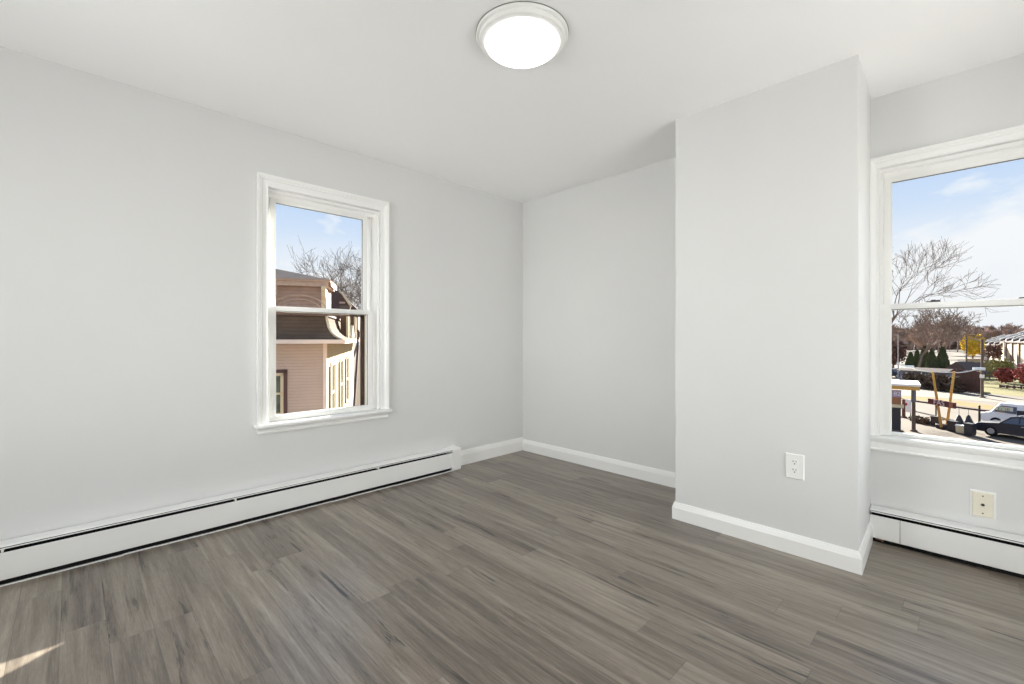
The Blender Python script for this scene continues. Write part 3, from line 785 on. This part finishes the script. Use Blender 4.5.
# ------------------------------------------------------------------ V sign with lamps
def v_sign():
    dep = 33.0; o = gp(944, dep)
    root = empty('lot_sign', o, label='yellow V shaped sign post with maroon name board and two lamp arms', cat='sign')
    L = lambda px, py, off=0.0: at(px, py, dep + off) - o
    n = (EYE - o); n.z = 0; n.normalize()
    for a, b in ((941.5, 932.6), (946.5, 954.2)):
        p0, p1 = L(a, 430), L(b, 371.5); p0.z = 0
        mb = MB(); d = (p1 - p0); sdir = UP.cross(n).normalized() * .085
        mb.prism([p0 - sdir, p0 + sdir, p1 + sdir * .8, p1 - sdir * .8], n * .16); mb.build('post', M['yellowpaint'], root)
    a, b = L(940.5, 419.5), L(947.5, 419.5); MB().tube([a, b], .07, 8).build('brace', M['yellowpaint'], root)
    c = L(940, 429); MB().box(-.45 + c.x * 0, .45, -.3, .3, 0, .25, .03).build('foot', M['charcoal'], root)
    # board follows the lot line
    bx = (at(958.3, 401.0, 31.6) - at(929.0, 401.0, 33.6)); bx.z = 0; bx.normalize()
    bn = bx.cross(UP); bn = bn if bn.dot(n) > 0 else -bn
    q0 = L(930.6, 398.0, .25); ln = 1.78
    zc, hb = q0.z - .22, .20
    tilt = -.045
    mb = MB(lambda p: tuple(q0 * 1 + bx * p[0] + bn * p[1] + UP * (zc - q0.z + p[2] + tilt * p[0])))
    mb.box(0, ln * 1.02, .06, .24, -hb, hb, .02); bd = mb.build('sign_board', M['maroon'], root)
    MB(mb.f).box(ln * .83, ln * .97, .235, .25, -hb * .8, hb * .8).build('end_panel', M['brownboard'], root)
    mt = Matrix.Translation(q0 + bx * ln * .45 + bn * .255 + UP * (zc - q0.z + tilt * ln * .43)) @ facing(bn)
    lettering('lettering', 'FAS', .49, M['signtext'], root, mt, .012)
    for (px0, py0), mid, (px1, py1) in (((932.6, 372), (922, 370.6), (908, 366.8)), ((954.2, 372.6), (964, 372.0), (979, 368.8))):
        pts = [L(px0, py0), L((px0 + mid[0]) / 2, (py0 + mid[1]) / 2 + .35), L(*mid), L((px1 + mid[0]) / 2, (py1 + mid[1]) / 2 + .3), L(px1, py1)]
        arm = MB().tube(pts, .035, 6).build('lamp_arm', M['canopywhite'], root)
        h = L(px1, py1); s = 1 if px1 > 944 else -1
        dv = UP.cross(n).normalized(); dv = dv if (dv.dot(RGT) > 0) == (s > 0) else -dv
        mb = MB(lambda p: tuple(h + dv * p[0] + n * p[1] + UP * p[2]))
        mb.loft([[(x, y * k, z) for x, y in ((-.33, -.09), (.16, -.13), (.33, -.05), (.33, .05), (.16, .13), (-.33, .09))] for k, z in ((1.25, -.10), (1.35, -.03), (1.0, .06), (.4, .10))]); mb.build('lamp_head', M['canopywhite'], root)
    a, b = L(933.0, 371.8), L(954.0, 372.3); MB().tube([a, a.lerp(b, .5) - UP * .03, b], .03, 6).build('cross_arm', M['canopywhite'], root)
v_sign()

# ------------------------------------------------------------------ canopy, price board and posts
def canopy():
    dep = 32.0
    o = gp(889, dep); root = empty('fuel_canopy', o, label='yellow canopy with price board at the left edge of the right window', cat='canopy')
    n = (EYE - o); n.z = 0; n.normalize(); d = -UP.cross(n).normalized(); d = d if d.dot(RGT) > 0 else -d
    f = lambda p: tuple(d * p[0] + n * p[1] + UP * p[2])
    x1 = 1.62
    MB(f).box(-4, x1, -3.5, .2, 3.0, 3.26).build('fascia', M['yellowpaint'], root)
    MB(f).box(-4.05, x1 + .05, -3.55, .26, 3.26, 3.40).build('roof_edge', M['canopywhite'], root)
    MB(f).box(-.55, .66, -.2, .0, 2.42, 2.92).build('price_board', M['purple'], root)
    lettering('price_lettering', '82', .40, M['carwhite'], root, Matrix.Translation(Vector(f((.44, .012, 2.67)))) @ facing(n))
    MB(f).box(-.55, .66, -.22, .02, 1.92, 2.42).build('brown_board', M['brownboard'], root)
    MB(f).box(-.6, .80, -.26, .06, 1.70, 1.92).build('ledge', M['creamtrim'], root)
    MB(f).box(-.5, .64, -.35, .0, .0, 1.70).build('column', M['charcoal'], root)
    MB(f).box(-.7, .8, -.5, .2, .0, .12).build('base', M['asphalt'], root)
canopy()
def post(name, px, dep, h, r, m, label, cat='post', top=None, extra=None):
    o = gp(px, dep); root = empty(name, o, label=label, cat=cat)
    MB().lathe([(r * 1.1, -.03), (r, .3), (r * .85, h * .99), (r * .5, h)], n=10).build('shaft', M[m], root)
    MB().lathe([(r * 1.8, -.03), (r * 1.8, .06), (r * 1.2, .10)], n=10).build('base', M[m], root)
    if top: top(root, o, h)
    return root
def split_top(root, o, h): MB().lathe([(.135, h * .70), (.13, h), (.05, h + .04)], n=12).build('upper_sleeve', M['bluegrey'], root)
post('lot_post', 913.6, 32.0, 2.95, .115, 'brownpole', 'thick grey brown post standing left of the V sign', top=split_top)
def lamp_top(root, o, h):
    n = (EYE - o); n.z = 0; n.normalize(); q = UP.cross(n); q = -q if q.dot(RGT) > 0 else q
    MB().box(-.18, .18, -.14, .14, 2.15, 2.55, .02).build('meter_box', M['canopywhite'], root)
    MB().tube([Vector((0, 0, h - .3)), Vector((0, 0, h)) + q * .5, Vector((0, 0, h + .05)) + q * 1.0], .04, 6).build('arm', M['greypole'], root)
post('utility_pole', 982.2, 50, 6.5, .13, 'brownpole', 'tall brown utility pole on the kerb in front of the warehouse', 'pole', lamp_top)
post('utility_pole', 966.3, 118, 8.2, .18, 'brownpole', 'far utility pole left of the yellow tree', 'pole', lamp_top)
post('utility_pole', 898.2, 74, 7.2, .09, 'greypole', 'thin pale pole at the left of the conifer row', 'pole', lamp_top)
post('utility_pole', 1004.5, 100, 6.0, .10, 'greypole', 'slim grey pole between the two warehouse blocks', 'pole', lamp_top)
def notice():
    o = gp(906.5, 38.0); root = empty('notice_board', o, label='small white notice with a red dot left of the grey post', cat='sign')
    n = (EYE - o); n.z = 0; n.normalize(); d = UP.cross(n).normalized()
    f = lambda p: tuple(d * p[0] + n * p[1] + UP * p[2])
    MB(f).box(-.30, .30, -.03, .03, .35, 1.42).build('board', M['carwhite'], root)
    f2 = lambda p: tuple(d * p[0] + n * p[1] + UP * p[2])
    mb = MB(f2); mb.lathe([(.12, .03), (.12, .045), (.01, .045)], (-.06, 0, 1.02), 16, 'Y'); mb.build('red_dot', M['signred'], root)
    for s in (-.26, .26): MB(f).box(s - .03, s + .03, -.05, -.01, 0, 1.3).build('leg', M['charcoal'], root)
notice()
post('bollard', 903.6, 37.5, 1.5, .12, 'fencewood', 'short dark brown post beside the small white notice')
post('bollard', 936.0, 35.6, 1.95, .05, 'charcoal', 'thin dark post just left of the V sign foot')
post('bollard', 979.4, 33.5, 1.6, .07, 'charcoal', 'dark post beside the bonnet of the dark estate car')

# low dark hedge line and small things along the lot edge
def hedge(name, px0, py0, px1, py1, h, wd, m, label, n, leaf=.14):
    a, b = gnd(px0, py0), gnd(px1, py1); c = (a + b) / 2; rnd = random.Random(int(px0)); mb = MB()
    for i in range(n):
        t = rnd.random(); p = a.lerp(b, t) - c
        q = p + Vector((rnd.uniform(-wd, wd), rnd.uniform(-wd, wd), 0)); q.z = h * rnd.random() * (.8 + .2 * math.sin(t * 23))
        vs = [q + Vector((rnd.uniform(-1, 1), rnd.uniform(-1, 1), rnd.uniform(-.9, 1))) * leaf for _ in range(4)]
        vs = [Vector((v.x, v.y, max(v.z, 0))) for v in vs]
        mb.add(vs, [(0, 1, 2), (0, 2, 3), (0, 3, 1), (1, 3, 2)])
    o = mb.build(name, M[m], recalc=False); o.location = c
    return tag(o, label, 'hedge')
hedge('low_hedge', 914, 421.3, 926, 423.7, .40, .28, 'darkleaf', 'low dark hedge running left of the V sign foot', 700)
hedge('low_hedge', 908, 386, 956, 392, 1.9, .6, 'darkleaf', 'tall dark hedge below the conifers', 1500, .35)
def box_thing(name, px, dep, sx, sy, h, m, label, cat, lid=None, rz=None):
    o = gp(px, dep); root = empty(name, o, LOTA if rz is None else rz, label=label, cat=cat)
    MB().loft([[(x * k, y * k, z) for x, y in ((-sx / 2, -sy / 2), (sx / 2, -sy / 2), (sx / 2, sy / 2), (-sx / 2, sy / 2))] for k, z in ((.9, 0), (1, h * .3), (1, h))]).build('body', M[m], root)
    MB().box(-sx / 2 - .03, sx / 2 + .03, -sy / 2 - .03, sy / 2 + .03, h, h + .07, .015).build('lid', M[lid or m], root)
    return root
box_thing('planter_box', 935.6, 34.0, .42, .4, .62, 'charcoal', 'dark box planter left of the V sign foot', 'planter')
box_thing('planter_box', 953.0, 32.0, .50, .42, .64, 'charcoal', 'dark box planter right of the V sign foot', 'planter')
box_thing('white_block', 962.0, 31.3, .52, .42, .48, 'creamtrim', 'pale low block between the planter and the dark trailer', 'block', 'canopywhite')
box_thing('trailer', 970.2, 30.6, .42, .6, .74, 'charcoal', 'dark box trailer in front of the dark estate car', 'trailer')
for px, lb in ((959.0, 'pointed dark marker, left of the pair on the verge line'), (968.6, 'pointed dark marker, right of the pair on the verge line')):
    o = gp(px, 34.5); root = empty('marker_cone', o, label=lb, cat='marker', group='dark pointed markers')
    MB().lathe([(.30, 0), (.26, .2), (.10, .62), (.05, .70)], n=10).build('body', M['charcoal'], root)
    MB().lathe([(.012, .68), (.012, 1.25)], n=6).build('rod', M['charcoal'], root)
def yard_sign():
    o = gp(1021.5, 31.2); root = empty('yard_sign', o, label='small dark board on a thin post behind the dark estate car', cat='sign')
    n = (EYE - o); n.z = 0; n.normalize(); d = UP.cross(n).normalized(); f = lambda p: tuple(d * p[0] + n * p[1] + UP * p[2])
    MB(f).box(-.22, .22, .0, .04, 1.08, 1.55, .01).build('board', M['charcoal'], root)
    MB(f).box(-.03, .03, -.03, .0, 0, 1.5).build('post', M['charcoal'], root)
yard_sign()
def fence(name, P, Q, h, m, label, npost, rails=(.3, .9)):
    c = (P + Q) / 2; root = empty(name, (c.x, c.y, GZ), label=label, cat='fence')
    d = (Q - P); d.z = 0; L = d.length; d.normalize(); n = Vector((-d.y, d.x, 0)); f = lambda p: tuple(d * p[0] + n * p[1] + UP * p[2])
    mb = MB(f); k = int(L / .5)
    for i in range(k):
        x = -L / 2 + (i + .5) * L / k; mb.box(x - .245, x + .245, -.03, .0, .05, h * (1 + .03 * math.sin(i * 2.3)))
    mb.build('boards', M[m], root)
    for i in range(npost):
        x = -L / 2 + i * L / (npost - 1); MB(f).box(x - .07, x + .07, -.02, .10, -.05, h + .1).build('post', M['brownpole'], root)
    for r in rails: MB(f).box(-L / 2, L / 2, .0, .05, h * r - .05, h * r + .05).build('rail', M['pinktrim'], root)
    return root
fence('board_fence', gp(955.5, 57), gp(981, 54), 2.6, 'fencewood', 'dark brown board fence right of the V sign', 6, (.55, .97))
fence('board_fence', gp(1000, 60), gp(1060, 55), .30, 'fencewood', 'low brown fence on the lawn below the red shrubs', 9, (.9,))
def blue_shed():
    o = gp(927, 62); root = empty('storage_shed', o, LOTA, label='blue grey storage shed behind the V sign', cat='shed')
    MB().box(-2.6, 2.6, -1.2, 1.2, 0, 2.0).build('wall', M['bluegrey'], root)
    MB().prism([(-2.8, -1.4, 2.0), (-2.8, 1.4, 2.0), (-2.8, 1.4, 2.06), (-2.8, 0, 2.5), (-2.8, -1.4, 2.06)], (5.6, 0, 0)).build('roof', M['darkroof'], root)
    MB().box(-.5, .4, -1.23, -1.19, 0, 1.8).build('door', M['charcoal'], root)
blue_shed()
def cottage(px, dep, w, d, h, rise, wallm, label, rz):
    o = gp(px, dep); root = empty('cottage', o, rz, label=label, cat='house')
    MB().box(-w / 2, w / 2, -d / 2, d / 2, 0, h).build('wall', M[wallm], root)
    MB().prism([(-w / 2 - .4, -d / 2 - .4, h - .1), (-w / 2 - .4, d / 2 + .4, h - .1), (-w / 2 - .4, 0, h + rise)], (w + .8, 0, 0)).build('roof', M['darkroof'], root)
    for s in (-.28, .28): MB().box(w * s - .4, w * s + .4, -d / 2 - .03, -d / 2 + .02, h * .35, h * .75).build('window', M['carglass'], root)
cottage(964.5, 76, 3.0, 4.0, .9, 1.7, 'fencewood', 'low dark roofed hut above the board fence, left of the pole', LOTA + 1.35)
cottage(982.5, 80, 3.2, 3.4, .9, 1.4, 'oliveleaf', 'low green brown roofed hut behind the utility pole', LOTA + 1.35)

# ------------------------------------------------------------------ mansard house seen through the left window
def mansard_house():
    dep = 17.0
    o = gp(326, dep)
    d = (FWD - RGT * .27).normalized(); r = (RGT + FWD * .27).normalized()
    root = empty('mansard_house', o, label='mauve clapboard house with brown mansard roof outside the left window', cat='house')
    f = lambda p: tuple(r * p[0] + d * p[1] + UP * (p[2] - GZ))         # p: (a along facade, b into depth, z world)
    A0, B1 = -7.0, 13.0
    # lower storeys: shaded front and sunlit side
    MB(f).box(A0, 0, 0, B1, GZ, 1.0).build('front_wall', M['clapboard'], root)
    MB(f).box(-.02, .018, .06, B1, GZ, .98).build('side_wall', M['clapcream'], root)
    MB(f).box(-.10, .03, -.035, .09, GZ, 1.0).build('corner_board', M['pinktrim'], root)
    # window on the shaded front
    fr = MB(f); wa, wb, z0, z1 = -2.45, -1.33, -1.75, -.06
    fr.box(wa - .0, wb, -.06, .0, z1 - .12, z1); fr.box(wa, wa + .12, -.06, 0, z0, z1); fr.box(wb - .12, wb, -.06, 0, z0, z1); fr.box(wa - .05, wb + .05, -.08, 0, z0 - .08, z0)
    fw = fr.build('window', M['brownframe'], root)
    s = MB(f); a, b = wa + .12, wb - .12
    for q in ((a, a + .11, z0, z1 - .12), (b - .11, b, z0, z1 - .12), (a, b, z1 - .23, z1 - .12), (a, b, -.98, -.90), (a, b, z0, z0 + .10)):
        s.box(q[0], q[1], -.045, -.005, q[2], q[3])
    s.build('sash', M['creamtrim'], fw)
    MB(f).box(a + .1, b - .1, -.012, -.004, z0 + .09, z1 - .22).build('pane', M['houseglass'], fw)
    # side windows with shutters
    for k, bb in enumerate((1.75, 5.1, 8.2)):
        fr = MB(f); w2 = .50; z0, z1 = -2.35, -.02
        fr.box(.018, .07, bb - w2 - .09, bb + w2 + .09, z1, z1 + .14); fr.box(.018, .07, bb - w2 - .09, bb + w2 + .09, z0 - .1, z0)
        fr.box(.018, .06, bb - w2 - .08, bb - w2, z0, z1); fr.box(.018, .06, bb + w2, bb + w2 + .08, z0, z1); fr.box(.018, .05, bb - w2, bb + w2, -1.2, -1.12)
        w = fr.build('window', M['creamtrim'], root)
        MB(f).box(.016, .026, bb - w2, bb + w2, z0, z1).build('pane', M['houseglass'], w)
        for sd in (-1, 1):
            MB(f).box(.018, .075, bb + sd * (w2 + .10), bb + sd * (w2 + .52), z0, z1).build('shutter', M['shutter'], w)
    # flared mansard skirt wrapping the corner
    prof = [(0.0, 1.98), (.03, 1.75), (.09, 1.52), (.20, 1.32), (.38, 1.16), (.66, 1.03)]
    ringF, ringS = [], []
    mb = MB(f)
    front = [[(A0, -q, z), (q, -q, z)] for q, z in prof]; side = [[(q, -q, z), (q, B1, z)] for q, z in prof]
    for grid in (front, side):
        for i in range(len(grid) - 1):
            a, b = grid[i], grid[i + 1]; mb.add([a[0], a[1], b[1], b[0]], [(0, 1, 2, 3)])
    mb.box(A0, -.005, .005, B1, .95, 1.97)
    sk = mb.build('mansard_skirt', M['shingle'], root, recalc=False)
    MB(f).tube([(q + .012, -q - .012, z + .01) for q, z in prof], .050, 6).build('hip_trim', M['creamtrim'], root)
    g = MB(f); g.prism([(A0, -.76, .90), (A0, -.60, .90), (A0, -.60, 1.03), (A0, -.76, 1.05)], (-A0 + .74, 0, 0)); g.prism([(.60, -.74, .90), (.76, -.74, .90), (.76, -.74, 1.05), (.60, -.74, 1.03)], (0, B1 + .74, 0))
    g.build('gutter', M['pinktrim'], root)
    MB(f).box(A0, .64, -.66, .0, .93, .965).box(.0, .64, 0, B1, .93, .965).build('soffit', M['cornicebrown'], root)
    MB(f).box(A0, .07, -.07, B1, 1.93, 2.02).build('ledge', M['brownframe'], root)
    # upper storey, corner board, cornice and brackets
    MB(f).box(A0, -.02, .02, 1.7, 1.98, 3.05).build('upper_wall', M['shinglewall'], root)
    MB(f).box(-.16, .02, -.03, .22, 2.0, 3.05).build('upper_corner_board', M['creamtrim'], root)
    MB(f).box(A0, .10, -.22, 1.8, 3.03, 3.20).box(A0, .18, -.30, 1.9, 3.20, 3.27).build('cornice', M['cornicebrown'], root)
    MB(f).box(.181, .195, -.1, 1.7, 3.07, 3.25).build('sunlit_cornice_side', M['canopywhite'], root)  # white sheet paints the sunlit side of the brown cornice
    for a0 in (-1.78, -.13, -4.1):
        br = [(a0, -.02, 3.03), (a0, -.34, 3.03), (a0, -.33, 2.90), (a0, -.24, 2.80), (a0, -.22, 2.66), (a0, -.12, 2.60), (a0, -.02, 2.50)]
        MB(f).prism(br, (.15, 0, 0)).build('bracket', M['creamtrim'] if a0 > -1 else M['cornicebrown'], root)
    arch = MB(f)      # carved arch band on the upper wall
    pts = [(-.95 + .95 * math.cos(R(180 - i * 12)), -.005, 2.15 + .55 * math.sin(R(180 - i * 12))) for i in range(16)]
    arch.tube(pts, .035, 6); arch.tube([(p[0] * .8 - .19, p[1], 2.15 + (p[2] - 2.15) * .72) for p in pts], .025, 6); arch.build('carved_arch', M['cornicebrown'], root)
    ap = (-3.4, 1.0, 4.05)
    MB(f).add([(A0, -.34, 3.27), (.22, -.34, 3.27), (.22, 1.9, 3.27), (A0, 1.9, 3.27), ap], [(0, 1, 4), (1, 2, 4), (2, 3, 4), (3, 0, 4), (3, 2, 1, 0)]).build('roof', M['shingletop'], root)
    # rear wing with a steep slate roof and pale rake board
    def ar(px, dp): p = at(px, HY, dp) - o; return p.dot(r), p.dot(d)
    w0, wb_ = ar(337.5, 26); w1, _ = ar(357.5, 26)
    zt, zb = EYE.z + (HY - 290.2) / FOC * 26, EYE.z + (HY - 309.5) / FOC * 26
    MB(f).prism([(-3, wb_, 1.5), (w1, wb_, 1.5), (w1, wb_, zb), (w0, wb_, zt), (-3, wb_, zt)], (0, 4.0, 0)).build('rear_roof', M['darkroof'], root)
    MB(f).tube([(w0 + .22, wb_ - .03, zt - .1), (w1 - .35, wb_ - .03, zb + .15)], .07, 6).build('rake_board', M['creamtrim'], root)
    MB(f).box(-.5, w1 - .7, wb_ - .06, wb_ - .0, zb + .35, zb + .45).build('roof_band', M['cornicebrown'], root)
    # narrow dormers standing on the side skirt
    for bb, ww in ((3.9, .34), (8.4, .34)):
        m = MB(f); m.box(.16, .46, bb - ww, bb + ww, 1.10, 2.3); dm = m.build('dormer', M['shingle'], root)
        MB(f).box(.40, .50, bb - ww - .05, bb - ww + .05, 1.10, 2.3).box(.46, .50, bb + ww - .05, bb + ww + .05, 1.10, 2.3).build('corner_trim', M['creamtrim'], dm)
        MB(f).box(.458, .468, bb - ww * .6, bb + ww * .6, 1.4, 2.1).build('pane', M['houseglass'], dm)
        MB(f).prism([(.10, bb - ww - .12, 2.3), (.10, bb + ww + .12, 2.3), (.10, bb, 2.62)], (.45, 0, 0)).build('dormer_roof', M['shingle'], dm)
    MB(f).prism([(.44, 4.7, 1.16), (.44, 6.3, 1.16), (.44, 5.5, 1.75)], (.12, 0, 0)).build('side_gablet', M['creamtrim'], root)
mansard_house()
def tan_house():
    dep = 12.5; o = gp(360.2, dep)
    root = empty('tan_house', o, label='narrow tan wall at the right edge of the left window', cat='house')
    d = (FWD - RGT * .27).normalized(); r = (RGT + FWD * .27).normalized(); f = lambda p: tuple(r * p[0] + d * p[1] + UP * (p[2] - GZ))
    zt = EYE.z + (HY - 312.0) / FOC * dep
    k = 1 / FOC * dep
    MB(f).prism([(-.16, 0, EYE.z - 90 * k), (-.02, 0, EYE.z - 8 * k), (0, 0, zt), (.9, 0, zt), (.9, 0, GZ), (-.16, 0, GZ)], (0, .6, 0)).build('wall', M['siding_tan'], root)
    MB(f).box(-.04, .95, -.05, .65, zt, zt + .08).build('coping', M['creamtrim'], root)
    MB(f).tube([(-.06, .08, zt - .5), (-.07, .08, EYE.z - 8 * k), (-.21, .08, EYE.z - 90 * k), (-.21, .08, GZ)], .028, 8).build('downpipe', M['brownframe'], root)
tan_house()
# bare trees beyond the mansard house
for i, (px, dep, h, sd, sp_, ln, lb) in enumerate(((352, 41, 16.0, 71, .55, (-.15, 0), 'big bare tree behind the mansard house, right side of the left window'), (333, 50, 14.2, 78, .5, (-.3, .0), 'slanting bare tree rising behind the mansard roof corner'),
        (296, 60, 11.2, 85, .5, (0, 0), 'fine twigged bare tree behind the mansard roof, left of the other trees'), (370, 64, 18.0, 93, .5, (.05, 0), 'bare tree at the right edge of the left window beyond the tan wall'))):
    place(bare_tree_mesh(sd, h, sp_, 6, ln, .9, 3, minr=.014).build('bare_tree', M['barkdark'], recalc=False), gp(px, dep), i * 1.3, label=lb, cat='tree')
